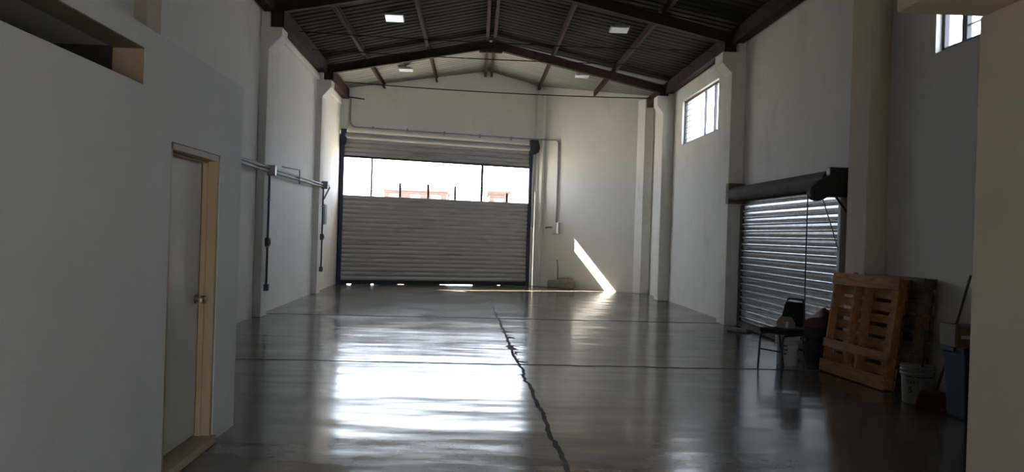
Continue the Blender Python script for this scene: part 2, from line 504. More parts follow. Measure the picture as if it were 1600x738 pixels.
# ---------------------------------------------------------------- office on the left: wall with a door and a high opening
OX, OT = -1.83, 0.17
DY0, DY1, DTOP = 5.03, 5.98, 2.03
HY0, HY1, HZ0, HZ1 = 0.6, 4.60, 2.29, 2.49
w = MB()
XI = OX - OT
w.box(XI, OX, DY1, 6.5, 0, 2.61)
w.box(XI, OX, DY0, DY1, DTOP, 2.61)
w.box(XI, OX, HY1, DY0, 0, 2.61)
w.box(XI, OX, HY0, HY1, 0, HZ0); w.box(XI, OX, HY0, HY1, HZ1, 2.61)
w.box(XI, OX, REAR, HY0, 0, 2.61)
w.box(lx(6.5), XI, 6.36, 6.5, 0, 2.61)
struct('wall_office', w, M['office'])
ol = MB()
ol.box(XI, OX - .003, HY1 - .006, HY1, HZ0, HZ1)
ol.box(XI, OX - .003, HY0, HY1, HZ1 - .006, HZ1)
tag(ol.build('opening_lining', M['raw_plaster']), kind='structure')
c = MB(); c.box(lx(0) + .12, XI, REAR, 6.36, 2.5, 2.61)
struct('ceiling_office', c, M['office'])
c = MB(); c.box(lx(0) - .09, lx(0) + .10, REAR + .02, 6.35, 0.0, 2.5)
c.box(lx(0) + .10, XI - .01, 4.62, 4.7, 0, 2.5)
struct('wall_office_inside', c, M['room_shade'])

d = bpy.data.objects.new('door_1', None); COL.objects.link(d); d.location = (OX, (DY0 + DY1) / 2, 0); d['kind'] = 'structure'
fr = MB()
for (a, b) in ((DY0, DY0 + .045), (DY1 - .045, DY1)):
    fr.box(XI - .02, OX - .004, a, b, 0.05, DTOP)
fr.box(XI - .02, OX - .004, DY0, DY1, DTOP - .045, DTOP)
for (a, b) in ((DY0 + .045, DY0 + .06), (DY1 - .06, DY1 - .045)):
    fr.box(OX - .105, OX - .065, a, b, 0.05, DTOP - .045)
fr.box(OX - .105, OX - .065, DY0 + .045, DY1 - .045, DTOP - .06, DTOP - .045)
world_part(fr, 'door_frame', M['cream'], d, 0.006)
th = MB(); th.box(XI - .02, OX + .035, DY0, DY1, 0, 0.055)
world_part(th, 'threshold', M['cream'], d, 0.008)
lf = MB(); lf.box(OX - .148, OX - .107, DY0 + .048, DY1 - .048, .065, DTOP - .05)
leaf = world_part(lf, 'door_leaf', M['leaf'], d, 0.004)
kn = MB()
kn.lathe([(0.0, 0), (.032, 0), (.032, .006), (.014, .012), (.012, .035), (.026, .042), (.030, .055), (.026, .068), (.012, .074), (0, .075)], 20,
         frame_vec((OX - .107 - d.location.x, DY1 - .115 - d.location.y, 1.02), (0, 1, 0), (0, 0, 1), (1, 0, 0)))
kn.box(OX - .107 - d.location.x + .05, OX - .107 - d.location.x + .066, DY1 - .175 - d.location.y, DY1 - .105 - d.location.y, 1.008, 1.032)
kn.build('door_handle', M['brass'], leaf)

# loft slab and side office wall on the near right
w = MB(); w.box(2.96, 3.12, REAR, 4.85, 0, 2.93); w.box(3.12, RW, 4.7, 4.85, 0, 2.93)
struct('wall_stair', w, M['tan'], 0.01)
w = MB(); w.box(2.451, RW, REAR, 4.85, 2.932, 3.15)
struct('ceiling_loft', w, M['tan'], 0.006)

# ---------------------------------------------------------------- high windows
def make_window(name, y0, y1, z0, z1, mull, louvre):
    r = bpy.data.objects.new(name, None); COL.objects.link(r); r.location = (RW + .10, (y0 + y1) / 2, z0); r['kind'] = 'structure'
    fx0, fx1 = RW + .07, RW + .12
    t = .05
    m = MB()
    m.box(fx0, fx1, y0, y0 + t, z0, z1); m.box(fx0, fx1, y1 - t, y1, z0, z1)
    m.box(fx0, fx1, y0, y1, z0, z0 + t); m.box(fx0, fx1, y0, y1, z1 - t, z1)
    world_part(m, 'window_frame', M['frame_dark'], r)
    for (a, wd) in mull:
        m = MB(); m.box(fx0, fx1, a - wd / 2, a + wd / 2, z0 + t, z1 - t)
        world_part(m, 'mullion', M['frame_dark'], r)
    for (a, b, n) in louvre:
        for k in range(n):
            z = z0 + t + (k + .6) * (z1 - z0 - 2 * t) / n
            m = MB(); m.box(fx0 + .01, fx1 - .01, a, b, z - .006, z + .006)
            world_part(m, 'glazing_bar', M['frame_dark'], r)
    g_ = MB(); g_.box(fx0 + .022, fx0 + .028, y0 + t, y1 - t, z0 + t, z1 - t)
    world_part(g_, 'pane', M['glass'], r)
make_window('window_1', *W1, [(17.35, .07), (18.12, .04)], [(18.55, 19.8, 7)])
make_window('window_2', *W2, [(8.32, .09)], [(7.9, 8.3, 3)])

# ---------------------------------------------------------------- roof steel
def rafter(label, yl, yr):
    r = thing('roof_rafter', label, 'beam', (RX, (yl + yr) / 2, 0), group='steel rafters over the hall')
    xl, xr = lx(yl) + .06, RW - .06
    ym = yl + (yr - yl) * (RX - xl) / (xr - xl)
    h, fw, tf, tw = .2, .07, .018, .014
    for nm, xa, ya, xb, yb in (('beam_half', xl, yl, RX, ym), ('beam_half', xr, yr, RX, ym)):
        a = Vector((xa, ya, zr(xa))); b = Vector((xb, yb, zr(xb)))
        u = (b - a).normalized(); side = Vector((0, 0, 1)).cross(u).normalized(); up = u.cross(side)
        F = frame_vec(a, side, up, u)
        L_ = (b - a).length
        m = MB()
        m.prism([(-fw, 0), (fw, 0), (fw, tf), (tw, tf), (tw, h - tf), (fw, h - tf), (fw, h), (-fw, h), (-fw, h - tf), (-tw, h - tf), (-tw, tf), (-fw, tf)], 0, L_, F)
        world_part(m, nm, M['steel_red'], r)
        # end bracket down onto the corbel
        m = MB(); s = 1 if xa < 0 else -1
        m.box(min(xa, xa + s * .3), max(xa, xa + s * .3), ya - .09, ya + .09, 5.035 if xa < 0 and yl > 18 else (4.945 if xa < 0 else (5.155 if yl > 18 else 5.045)), zr(xa) + .06)
        world_part(m, 'bearing_plate', M['steel_red'], r)
    m = MB(); m.box(RX - .28, RX + .28, ym - .05, ym + .05, zr(RX) - .10, zr(RX) + .12)
    world_part(m, 'apex_plate', M['steel_red'], r)
rafter('dark red steel rafter crossing nearest the viewer, above the first corbels', 14.45, 15.37)
rafter('dark red steel rafter just before the gable, on the far corbels', 19.8, 20.88)

def purlin(name, label, x, w_=.06, h=.14, y0=REAR + .02, y1=None, pair=False):
    if y1 is None:
        y1 = (BA.y + (x - BA.x) * UL.y / UL.x if x < BV.x else BV.y + (x - BV.x) * UR.y / UR.x) - .03
    sl = -0.19 if x > RX else 0.225
    def one(xc, wd):
        m = MB()
        z1 = min(zs(xc - wd / 2), zs(xc + wd / 2)) - .004
        m.prism([(xc - wd / 2, z1 - h), (xc + wd / 2, z1 - h), (xc + wd / 2, z1 - h + .02), (xc - wd / 2 + .02, z1 - h + .02),
                 (xc - wd / 2 + .02, z1 - .02), (xc + wd / 2, z1 - .02), (xc + wd / 2, z1), (xc - wd / 2, z1)], y0, y1,
                frame_vec((0, 0, 0), (1, 0, 0), (0, 0, 1), (0, 1, 0)) @ Matrix.Scale(1, 4))
        return m
    if pair:
        r = thing(name, label, 'beam', (x, y1, 0), group='steel purlins under the roof')
        world_part(one(x - .09, w_), 'channel', M['steel_red'], r)
        world_part(one(x + .09, w_), 'channel', M['steel_red'], r)
    else:
        o = one(x, w_).build(name, M['steel_red'])
        tag(o, label, 'beam', 'steel purlins under the roof')
purlin('roof_purlin', 'steel purlin next to the left eave beam, running to the far wall', -2.75)
purlin('roof_purlin', 'steel purlin midway between left wall and ridge', -1.3)
purlin('ridge_beam', 'twin channel steel beam under the roof ridge', RX, pair=True, w_=.07, h=.15)
purlin('roof_purlin', 'steel purlin midway between ridge and right wall', 1.75)
purlin('roof_purlin', 'steel purlin next to the right eave beam, running to the far wall', 3.3)
def eave(label, x0, x1, z0, z1, y1, skew=0.0):
    m = MB()
    y0 = REAR + .02
    t = .02
    m.prism([(x0 - skew * y0, y0), (x1 - skew * y0, y0), (x1 - skew * y1, y1), (x0 - skew * y1, y1)], z0, z0 + t)
    m.prism([(x0 - skew * y0, y0), (x1 - skew * y0, y0), (x1 - skew * y1, y1), (x0 - skew * y1, y1)], z1 - t, z1)
    xi = (x1 - t, x1) if x0 < 0 else (x0, x0 + t)
    m.prism([(xi[0] - skew * y0, y0), (xi[1] - skew * y0, y0), (xi[1] - skew * y1, y1), (xi[0] - skew * y1, y1)], z0 + t, z1 - t)
    o = m.build('eave_beam', M['steel_red']); tag(o, label, 'beam', 'eave beams along the wall tops')
eave('dark red eave beam along the top of the long left wall', -3.49, -3.32, 5.19, 5.47, 23.5, 0.0158)
eave('dark red eave beam along the top of the windowed right wall', 4.62, 4.80, 5.2, 5.47, 23.1)

def rod(name, label, pts, r, mat, cat, group=None):
    o = MB().tube(pts, r, 8).build(name, mat); return tag(o, label, cat, group)
def sag(a, b, s, n=14):
    a, b = Vector(a), Vector(b)
    return [a.lerp(b, i / n) - Vector((0, 0, s * 4 * (i / n) * (1 - i / n))) for i in range(n + 1)]
rod('tie_rod', 'thin dark tie rod spanning the hall in front of the gable', sag((-3.60, 22.1, 5.42), (4.60, 22.4, 5.36), .07), .014, M['steel_red'], 'rod', 'tie rods across the hall')
rod('tie_rod', 'thin dark tie rod just behind the nearest rafter', sag((-3.58, 16.3, 5.35), (4.61, 16.5, 5.35), .05), .011, M['steel_red'], 'rod', 'tie rods across the hall')
rod('tie_rod', 'thin dark tie rod midway between the two rafters', sag((-3.60, 17.8, 5.33), (4.61, 18.0, 5.35), .05), .011, M['steel_red'], 'rod', 'tie rods across the hall')
rod('wall_stub_rod', 'short dark rod stub sticking out of the far left corner under the roof', [BA + UL * .05 + NL * .12 + Vector((0, 0, 5.25)), BA + UL * .62 + NL * .12 + Vector((0, 0, 5.22))], .018, M['steel_red'], 'rod')

# pendant lamps under the roof
def lamp(label, x, y, z, tilt, lit):
    r = thing('pendant_lamp', label, 'lamp', (x, y, z), group='square lamps under the roof')
    m = MB()
    F = Matrix.Rotation(tilt, 4, 'X')
    m.prism([(-.19, -.15), (.19, -.15), (.19, .15), (-.19, .15)], .0, .035, F)
    m.prism([(-.11, -.09), (.11, -.09), (.11, .09), (-.11, .09)], .035, .075, F)
    m.build('housing', M['lamp_body'], r, .006)
    m = MB()
    for k in (-1, 1):
        m.box(-.175, .175, k * .07 - .06, k * .07 + .06, -.012, .002, F)
    m.build('diffuser', M['diffuser_lit'] if lit else M['diffuser'], r, .003)
    top = zs(x) - z
    MB().tube([(0, 0, .07), (0, 0, top)], .009, 8).build('stem', M['black_steel'], r)
lamp('bright lit square lamp hanging under the left roof slope', -1.80, 16.9, 5.83, math.radians(-14), True)
lamp('unlit square lamp hanging under the right roof slope behind the nearest rafter', 2.74, 16.7, 5.74, math.radians(-10), False)
lamp('small unlit lamp under the left slope beyond the far rafter', -2.0, 22.0, 5.78, math.radians(-4), False)
lamp('small unlit lamp under the right slope beyond the far rafter', 2.66, 22.0, 5.80, math.radians(-4), False)

# ---------------------------------------------------------------- the big roller shutter at the far end
def slat_profile(z0, z1, pitch, depth, bead=False):
    """curved slats with an interlock groove, as (z, offset)"""
    pr = []
    n = max(1, round((z1 - z0) / pitch)); p = (z1 - z0) / n
    for k in range(n):
        b = z0 + k * p
        if bead:                                   # flat slat with a rolled bead along its top
            pr += [(b, 0.0), (b + p * .02, depth * .30), (b + p * .30, depth * .40), (b + p * .56, depth * .38)]
            for i in range(9):
                t = PI * i / 8
                pr.append((b + p * (.78 - .20 * math.cos(t)), depth * (.38 + .62 * math.sin(t)) if i < 8 else 0.0))
            continue
        for t in (0.0, 0.06, 0.10):
            pr.append((b + p * t, 0.0 if t < .08 else depth * .15))
        for i in range(1, 9):
            t = i / 9
            pr.append((b + p * (.10 + .88 * t), depth * (.15 + .85 * math.sin(PI * t))))
        pr.append((b + p * .985, 0.0))
    pr.append((z1, 0.0))
    return pr
def curtain(F, u0, u1, z0, z1, pitch, depth, off, bead=False):
    # local x = u, y = z, z = inward
    m = MB()
    pr = slat_profile(z0, z1, pitch, depth, bead)
    for (o_, flip) in ((off, False), (off - .012, True)):
        n = len(pr)
        vs = [(u0, a, b + o_) for a, b in pr] + [(u1, a, b + o_) for a, b in pr]
        fs = [(i, n + i, n + i + 1, i + 1) for i in range(n - 1)]
        if flip: fs = [tuple(reversed(q)) for q in fs]
        m.add(vs, fs, F, False)
    return m

RS = thing('roller_shutter', 'wide grey roller shutter with a see-through band, closing the far end', 'shutter door', tuple(BA + UL * 2.9 + NL * .05))
SU0, SU1 = .10, 5.70
world_part(curtain(FL, SU0, SU1, .10, 2.48, .125, .032, .05), 'lower_curtain', M['galv'], RS)
world_part(curtain(FL, SU0, SU1, 3.60, 4.12, .13, .035, .05), 'upper_curtain', M['galv'], RS)
m = MB(); m.prism([(SU0, 3.56), (SU1, 3.56), (SU1, 3.61), (SU0, 3.61)], .04, .085, FL); world_part(m, 'hem_bar', M['black_steel'], RS)
m = MB(); m.tube([FL @ Vector((SU0, 4.17, .12)), FL @ Vector((SU1, 4.17, .12))], .095, 20); world_part(m, 'shutter_tube', M['galv'], RS)
m = MB()
gaps = [(.30, .40), (.98, 1.04), (1.75, 1.92), (3.0, 4.0), (4.78, 4.88)]      # worn places where daylight comes under
low = [(SU0, .0005)]
for a, b in gaps: low += [(a - .02, .0005), (a, .015), (b, .015), (b + .02, .0005)]
low += [(SU1, .0005), (SU1, .115), (SU0, .115)]
m.prism(low, .03, .09, FL); world_part(m, 'bottom_bar', M['black_steel'], RS)
m = MB(); m.prism([(SU0, 2.465), (SU1, 2.465), (SU1, 2.505), (SU0, 2.505)], .04, .085, FL); world_part(m, 'top_rail', M['galv'], RS)
# open band: uprights and thin rods
for u, zt, wd in ((.90, 3.58, .045), (1.73, 2.90, .06), (2.56, 2.92, .06), (3.38, 2.90, .06), (4.20, 3.58, .07), (5.0, 2.78, .06)):
    m = MB(); m.prism([(u - wd / 2, 2.5), (u + wd / 2, 2.5), (u + wd / 2, zt), (u - wd / 2, zt)], .055, .075, FL); world_part(m, 'grille_upright', M['black_steel'], RS)
for z, r_ in ((2.58, .007), (2.66, .007), (2.74, .007), (2.82, .007), (2.90, .010)):
    m = MB(); m.tube([FL @ Vector((SU0, z, .065)), FL @ Vector((SU1, z, .065))], r_, 6); world_part(m, 'grille_rod', M['galv'], RS)
m = MB(); m.prism([(.0, .0), (.11, 0), (.11, 4.22), (.0, 4.22)], .0, .11, FL); world_part(m, 'guide_rail', M['navy_steel'], RS, .01)
m = MB(); m.prism([(5.69, .0), (5.80, 0), (5.80, 4.22), (5.69, 4.22)], .0, .11, FL); world_part(m, 'guide_rail', M['navy_steel'], RS, .01)
m = MB(); m.prism([(-.01, 3.86), (.10, 3.86), (.14, 4.0), (.14, 4.34), (-.01, 4.34)], .115, .20, FL); world_part(m, 'end_bracket', M['navy_steel'], RS, .01)
m = MB(); m.prism([(5.66, 4.05), (5.80, 3.98), (5.92, 4.05), (5.96, 4.2), (5.90, 4.42), (5.66, 4.42)], .115, .26, FL)
m.tube([FL @ Vector((5.92, 4.17, .2)), FL @ Vector((6.08, 4.17, .2))], .02, 8)
world_part(m, 'end_bracket', M['black_steel'], RS, .012)
ch = MB()
pts = [FL @ Vector((5.86, 4.05, .17)), FL @ Vector((5.86, 1.9, .17)), FL @ Vector((5.82, 1.75, .17)), FL @ Vector((5.78, 1.9, .17)), FL @ Vector((5.79, 4.05, .17))]
ch.tube(smooth_path(pts, .1), .012, 6); world_part(ch, 'pull_chain', M['conduit'], RS)
# pale lintel board over the shutter
m = MB(); m.prism([(.14, 4.27), (5.60, 4.27), (5.60, 4.32), (.14, 4.38)], .0, .035, FL)
tag(m.build('lintel_board', M['wall']), 'thin pale board between the wide shutter and the conduit above it', 'board')

# ---------------------------------------------------------------- the side roller shutter
FS = frame_vec((RW, 15.0, 0), (0, -1, 0), (0, 0, 1), (-1, 0, 0))     # u runs towards the viewer, z up, inward
SS = thing('roller_shutter', 'dark closed roller shutter in the right wall behind the chair', 'shutter door', (RW - .04, 12.9, 0))
world_part(curtain(FS, .12, 4.22, .10, 2.36, .122, .036, .03, True), 'curtain', M['galv_dark'], SS)
m = MB(); m.prism([(.1, .01), (4.22, .01), (4.22, .11), (.1, .11)], .015, .075, FS); world_part(m, 'bottom_bar', M['tube_brown'], SS, .006)
m = MB(); m.prism([(.03, 0), (.12, 0), (.12, 2.2), (.03, 2.2)], .0, .075, FS); world_part(m, 'guide_rail', M['black_steel'], SS, .008)
m = MB(); m.prism([(4.21, 0), (4.29, 0), (4.29, 2.2), (4.21, 2.2)], .0, .10, FS); world_part(m, 'guide_rail', M['conduit'], SS, .008)
m = MB(); m.tube([FS @ Vector((.03, 2.40, .20)), FS @ Vector((4.2, 2.40, .20))], .125, 24); world_part(m, 'shutter_tube', M['tube_brown'], SS)
m = MB(); m.box(4.54, 4.845, 14.93, 15.10, 2.23, 2.60); world_part(m, 'end_bracket', M['bracket_brown'], SS, .01)
# big end plate with a curled nose
FP = frame_vec((RW, 10.72, 0), (-1, 0, 0), (0, 0, 1), (0, -1, 0))    # local x = out from the wall
nose = [(.005, 2.17), (.30, 2.16), (.36, 2.12), (.42, 2.105), (.48, 2.12), (.525, 2.16), (.54, 2.22), (.52, 2.28), (.42, 2.37), (.28, 2.44), (.28, 2.555), (.005, 2.555)]
m = MB(); m.prism(nose, -.06, .06, FP)
m.tube([FP @ Vector((.42, 2.215, .05)), FP @ Vector((.42, 2.215, .10))], .07, 18)
world_part(m, 'end_bracket', M['black_steel'], SS, .012)
m = MB(); m.tube([FP @ Vector((.17, 2.18, 0)), FP @ Vector((.02, 1.98, 0))], .018, 8); world_part(m, 'brace_strut', M['black_steel'], SS)
m = MB(); m.tube([FP @ Vector((.53, 2.2, -.02)), FP @ Vector((.53, 1.2, -.02)), FP @ Vector((.525, .72, -.02))], .008, 6); world_part(m, 'pull_cord', M['rope'], SS)
m = MB(); m.tube([FP @ Vector((.33, 2.15, -.03)), FP @ Vector((.17, 1.7, -.03)), FP @ Vector((.04, 1.3, -.03))], .007, 6); world_part(m, 'pull_cord', M['rope'], SS)

# ---------------------------------------------------------------- conduits on the left wall
def W(y, z, off): return Vector((lx(y) + off, y, z))
r = thing('wall_conduit', 'twin grey conduits running level along the left wall', 'conduit', tuple(W(16, 2.55, .04)), group='electrical runs on the left wall')
m = MB(); m.tube([W(9.0, 2.53, .175), W(14.5, 2.555, .175), W(19.8, 2.585, .175)], .022, 10); world_part(m, 'pipe', M['conduit'], r)
m = MB(); m.tube([W(9.0, 2.47, .175), W(14.5, 2.495, .175), W(19.8, 2.525, .175)], .018, 10); world_part(m, 'pipe', M['conduit'], r)
m = MB(); m.tube([W(16.1, 2.70, .03), W(16.9, 2.70, .2), W(16.9, 2.42, .2)], .012, 8); world_part(m, 'hanger', M['conduit'], r)
for y_ in (16.9, ):
    m = MB(); m.tube([W(y_, 2.54, .0), W(y_, 2.54, .19)], .012, 8); world_part(m, 'hanger', M['conduit'], r)
def drop(label, y, off, ztop, zbox, zbot, s):
    r = thing('conduit_drop', label, 'conduit', tuple(W(y, zbot, off)), group='electrical runs on the left wall')
    m = MB(); m.tube([W(y, ztop, off), W(y, zbot, off)], .020, 10); world_part(m, 'pipe', M['dark_conduit'], r)
    p = W(y, 0, off)
    m = MB(); m.box(p.x - .045, p.x + .105, y - .05, y + .06, ztop - .08, ztop + .10); world_part(m, 'junction_box', M['light_box'] if s else M['conduit'], r, .006)
    m = MB(); m.box(p.x - .045, p.x + .035, y - .06, y + .06, zbox - .07, zbox + .07); m.box(p.x + .035, p.x + .05, y - .03, y + .03, zbox - .04, zbox + .04)
    world_part(m, 'switch_box', M['dark_conduit'], r, .006)
    m = MB(); m.box(p.x - .045, p.x + .04, y - .05, y + .05, zbot - .06, zbot + .05); world_part(m, 'outlet_box', M['dark_conduit'], r, .006)
    for z in (ztop * .75 + zbot * .25, ztop * .35 + zbot * .65):
        m = MB(); m.box(p.x - .03, p.x + .025, y - .035, y + .035, z - .012, z + .012); world_part(m, 'clip', M['conduit'], r)
drop('dark vertical conduit with switch box on the left pilaster nearer the office', 14.45, .175, 2.50, 1.28, .50, True)
drop('dark vertical conduit with switch box on the left pilaster nearer the wide shutter', 19.9, .18, 2.56, 1.34, .58, False)
m = MB(); p = W(20.9, 0, 0)
m.box(p.x + .012, p.x + .09, 20.72, 21.02, 1.64, 2.14)
m.box(p.x + .09, p.x + .10, 20.74, 21.0, 1.66, 2.12)
tag(m.build('breaker_panel', M['grey_box'], None, .006), 'narrow grey breaker panel on the left wall beside the wide shutter', 'electrical panel')
r = thing('wall_bracket', 'small dark bent bracket above the grey breaker panel', 'bracket', tuple(W(21.2, 2.4, .02)))
m = MB(); m.tube([W(20.6, 2.63, .02), W(21.1, 2.64, .10), W(21.15, 2.57, .12), W(20.80, 2.28, .05)], .022, 8); world_part(m, 'arm', M['dark_conduit'], r)
m = MB(); m.box(W(20.6, 0, 0).x, W(20.6, 0, 0).x + .03, 20.55, 20.65, 2.55, 2.7); world_part(m, 'wall_plate', M['dark_conduit'], r)

# conduit over the far shutter, bending down to a switch box
def B(u, z, off): return FL @ Vector((u, z, off))
def B2(u, z, off): return FR @ Vector((u, z, off))
pts = [B(.24, 5.25, .10), B(.24, 4.42, .05), B(1.0, 4.42, .05), B(3.4, 4.44, .05), B(5.62, 4.46, .05), B(5.95, 4.46, .14), B2(.30, 4.45, .145), B2(.52, 4.43, .03), B2(.80, 4.42, .03), B2(.80, 1.93, .03)]
r = thing('wall_conduit', 'grey conduit passing over the wide shutter and bending down to a switch box', 'conduit', tuple(B(3, 4.4, .05)))
m = MB(); m.tube(smooth_path(pts, .22), .022, 10); world_part(m, 'pipe', M['conduit'], r)
for u in (.9, 1.9, 3.0, 4.1, 5.1):
    m = MB(); m.prism([(u - .015, 4.39), (u + .015, 4.39), (u + .015, 4.49), (u - .015, 4.49)], .0, .075, FL); world_part(m, 'clip', M['conduit'], r)
r = thing('switch_box', 'pale metal switch box at the foot of the conduit in the sunbeam', 'electrical box', tuple(B2(.80, 1.57, .0)))
m = MB(); m.prism([(.70, 1.60), (.92, 1.60), (.92, 1.94), (.70, 1.94)], .0, .09, FR); world_part(m, 'box_body', M['light_box'], r, .01)
m = MB(); m.prism([(.71, 1.61), (.91, 1.61), (.91, 1.93), (.71, 1.93)], .092, .102, FR); world_part(m, 'cover', M['light_box'], r, .006)
m = MB(); m.tube([B2(.72, 1.80, .06), B2(.52, 1.80, .05), B2(.42, 1.78, .02)], .02, 8); world_part(m, 'cable_stub', M['dark_conduit'], r)

# low concrete block with a bent rod
r = thing('concrete_block', 'low rough concrete block against the angled far wall', 'block', tuple(B2(1.2, 0, .15)))
m = MB()
m.prism([(.72, .01), (1.50, .01), (1.50, .24), (.72, .22)], .005, .30, FR)
m.prism([(1.05, .222), (1.48, .23), (1.48, .30), (1.05, .29)], .02, .28, FR)
world_part(m, 'block_body', M['concrete'], r, .02)
m = MB(); m.tube([B2(1.0, .2, .18), B2(1.0, .55, .17), B2(.97, .78, .16), B2(.93, .84, .15)], .012, 8); world_part(m, 'bent_rod', M['bracket_brown'], r)

# ---------------------------------------------------------------- chair
CH = thing('stacking_chair', 'black padded stacking chair in front of the side shutter', 'chair', (3.76, 10.01, 0), math.radians(27))
# local: front towards -x, width along y
def leg_path(y, front):
    if front: return [(-.20, y, 0.0), (-.175, y, .40), (-.15, y, .425), (-.05, y, .43)]
    return [(.24, y, 0.0), (.19, y, .22), (.15, y, .42)]
for y in (-.18, .18):
    MB().tube(smooth_path(leg_path(y, True), .05), .0125, 10).build('leg', M['black_tube'], CH)
    MB().tube(smooth_path(leg_path(y, False), .05), .0125, 10).build('leg', M['black_tube'], CH)
MB().tube([(-.187, -.18, .24), (-.187, .18, .24)], .009, 8).build('stretcher', M['black_tube'], CH)
for y in (-.18, .18):
    MB().tube([(-.15, y, .43), (.16, y, .43)], .012, 8).build('seat_rail', M['black_tube'], CH)
m = MB()
def rrect(hx, hy, r, n=5):
    o = []
    for cx, cy, a in ((hx - r, hy - r, 0), (-hx + r, hy - r, PI / 2), (-hx + r, -hy + r, PI), (hx - r, -hy + r, 1.5 * PI)):
        o += arc(cx, cy, r, a, a + PI / 2, n)
    return o
m.prism(rrect(.205, .205, .07), .445, .50)
seat = m.build('seat', M['black_vinyl'], CH, .018)
# back: tapered loop frame with pad
tilt = .16
def bk(y, z): return (.155 + tilt * (z - .42), y, z)
loop = [bk(-.185, .42), bk(-.172, .60), bk(-.145, .80), bk(-.115, .855), bk(.115, .855), bk(.145, .80), bk(.172, .60), bk(.185, .42)]
MB().tube(smooth_path(loop, .05), .0125, 10).build('back_frame', M['black_tube'], CH)
n_ = Vector((1, 0, -tilt)).normalized()
FB = frame_vec((.155, 0, .42), (0, 1, 0), Vector((tilt, 0, 1)), (1, 0, -tilt))
m = MB(); m.prism([(-.172, .11), (.172, .11), (.165, .20), (.142, .36), (.120, .405), (-.120, .405), (-.142, .36), (-.165, .20)], -.03, .012, FB)
m.build('backrest', M['black_vinyl'], CH, .014)
# package lying on the seat
PK = thing('paper_package', 'crumpled brown paper package resting on the black chair seat', 'package', (3.82, 10.05, .502), math.radians(27))
m = MB(); N = 8; Q = 24; vs = []; fs = []
for k in range(N + 1):
    z = .135 * k / N
    pinch = 1 - .35 * max(0, k / N - .55) / .45
    for q in range(Q):
        a = 2 * PI * q / Q
        cx, cy = math.cos(a), math.sin(a)
        sc = (abs(cx) ** 5 + abs(cy) ** 5) ** -.2
        rr = pinch * (1 + random.uniform(-.035, .035)) * (.94 if k == 0 else 1)
        vs.append((.055 * cx * sc * rr, .115 * cy * sc * rr, z + (random.uniform(-.006, .006) if 0 < k else 0)))
for k in range(N):
    for q in range(Q):
        q2 = (q + 1) % Q
        fs.append((k * Q + q, k * Q + q2, (k + 1) * Q + q2, (k + 1) * Q + q))
fs.append(tuple(range(Q - 1, -1, -1))); fs.append(tuple(N * Q + q for q in range(Q)))
m.add(vs, fs); m.build('wrapping', M['paper_bag'], PK)
m = MB(); m.box(-.0615, -.0575, -.09, -.05, .02, .085); m.build('film_strip', M['clear_tape'], PK, .001)

# white pail behind the chair
def pail(name, label, loc, R0, R1, H, mat, rz=0.0):
    r = thing(name, label, 'bucket', loc, rz)
    prof = [(0, 0), (R0 - .006, 0), (R0, .008)]
    for z in (.72, .76): prof += [(R0 + (R1 - R0) * z, H * z)]
    prof += [(R1 + .010, H * .765), (R1 + .010, H * .79), (R1, H * .80), (R1 + .002, H * .86), (R1 + .010, H * .865), (R1 + .010, H * .89), (R1 + .002, H * .895),
             (R1 + .003, H * .965), (R1 + .009, H * .97), (R1 + .009, H), (R1 - .004, H), (R1 - .006, H * .97), (R0 - .006, .012), (0, .012)]
    MB().lathe(prof, 32).build('pail_body', mat, r)
    return r
PL = pail('white_pail', 'white plastic pail standing half behind the black chair', (3.99, 10.42, 0), .125, .145, .36, M['white_plastic'])
for k, (z, a0, a1) in enumerate(((.24, 3.75, 4.35), (.19, 3.7, 4.4), (.14, 3.75, 4.3))):
    m = MB(); vs = []; n = 8
    R_ = .125 + .02 * z / .36 + .002
    for i in range(n + 1):
        a = a0 + (a1 - a0) * i / n
        vs += [(R_ * math.cos(a), R_ * math.sin(a), z), (R_ * math.cos(a), R_ * math.sin(a), z + .02)]
    m.add(vs, [(2 * i, 2 * i + 2, 2 * i + 3, 2 * i + 1) for i in range(n)], None, True)
    m.build('printed_stripe', M['print'], PL)
m = MB(); m.tube([(.15 * math.cos(a), .15 * math.sin(a), .29 - .12 * math.sin((a - 3.3) / 2.6 * PI)) for a in [3.3 + 2.6 * i / 14 for i in range(15)]], .003, 6); m.build('handle', M['conduit'], PL)

# dark crate with a maroon sheet over it, between chair and pallets
CR = thing('wooden_crate', 'dark wooden crate in the shade between chair and leaning pallets', 'crate', (4.46, 10.92, 0))
CX, CY = .19, .33
for z in (.02, .17, .32, .45):
    zt = z + .12 if z < .4 else z + .08
    for s in (-1, 1):
        m = MB(); m.box(-CX, CX, s * CY - .01, s * CY + .01, z, zt); m.build('slat', M['crate'], CR)
        m = MB(); m.box(s * (CX - .01) - .01, s * (CX - .01) + .01, -CY + .01, CY - .01, z, zt); m.build('slat', M['crate'], CR)
for sx in (-1, 1):
    for sy in (-1, 1):
        m = MB(); m.box(sx * (CX - .04) - .02, sx * (CX - .04) + .02, sy * (CY - .03) - .02, sy * (CY - .03) + .02, 0, .53); m.build('post', M['crate'], CR)
m = MB(); m.box(-CX, CX, -CY, CY, .53, .55); m.build('lid', M['crate'], CR)
m = MB(); NI, NJ = 24, 34
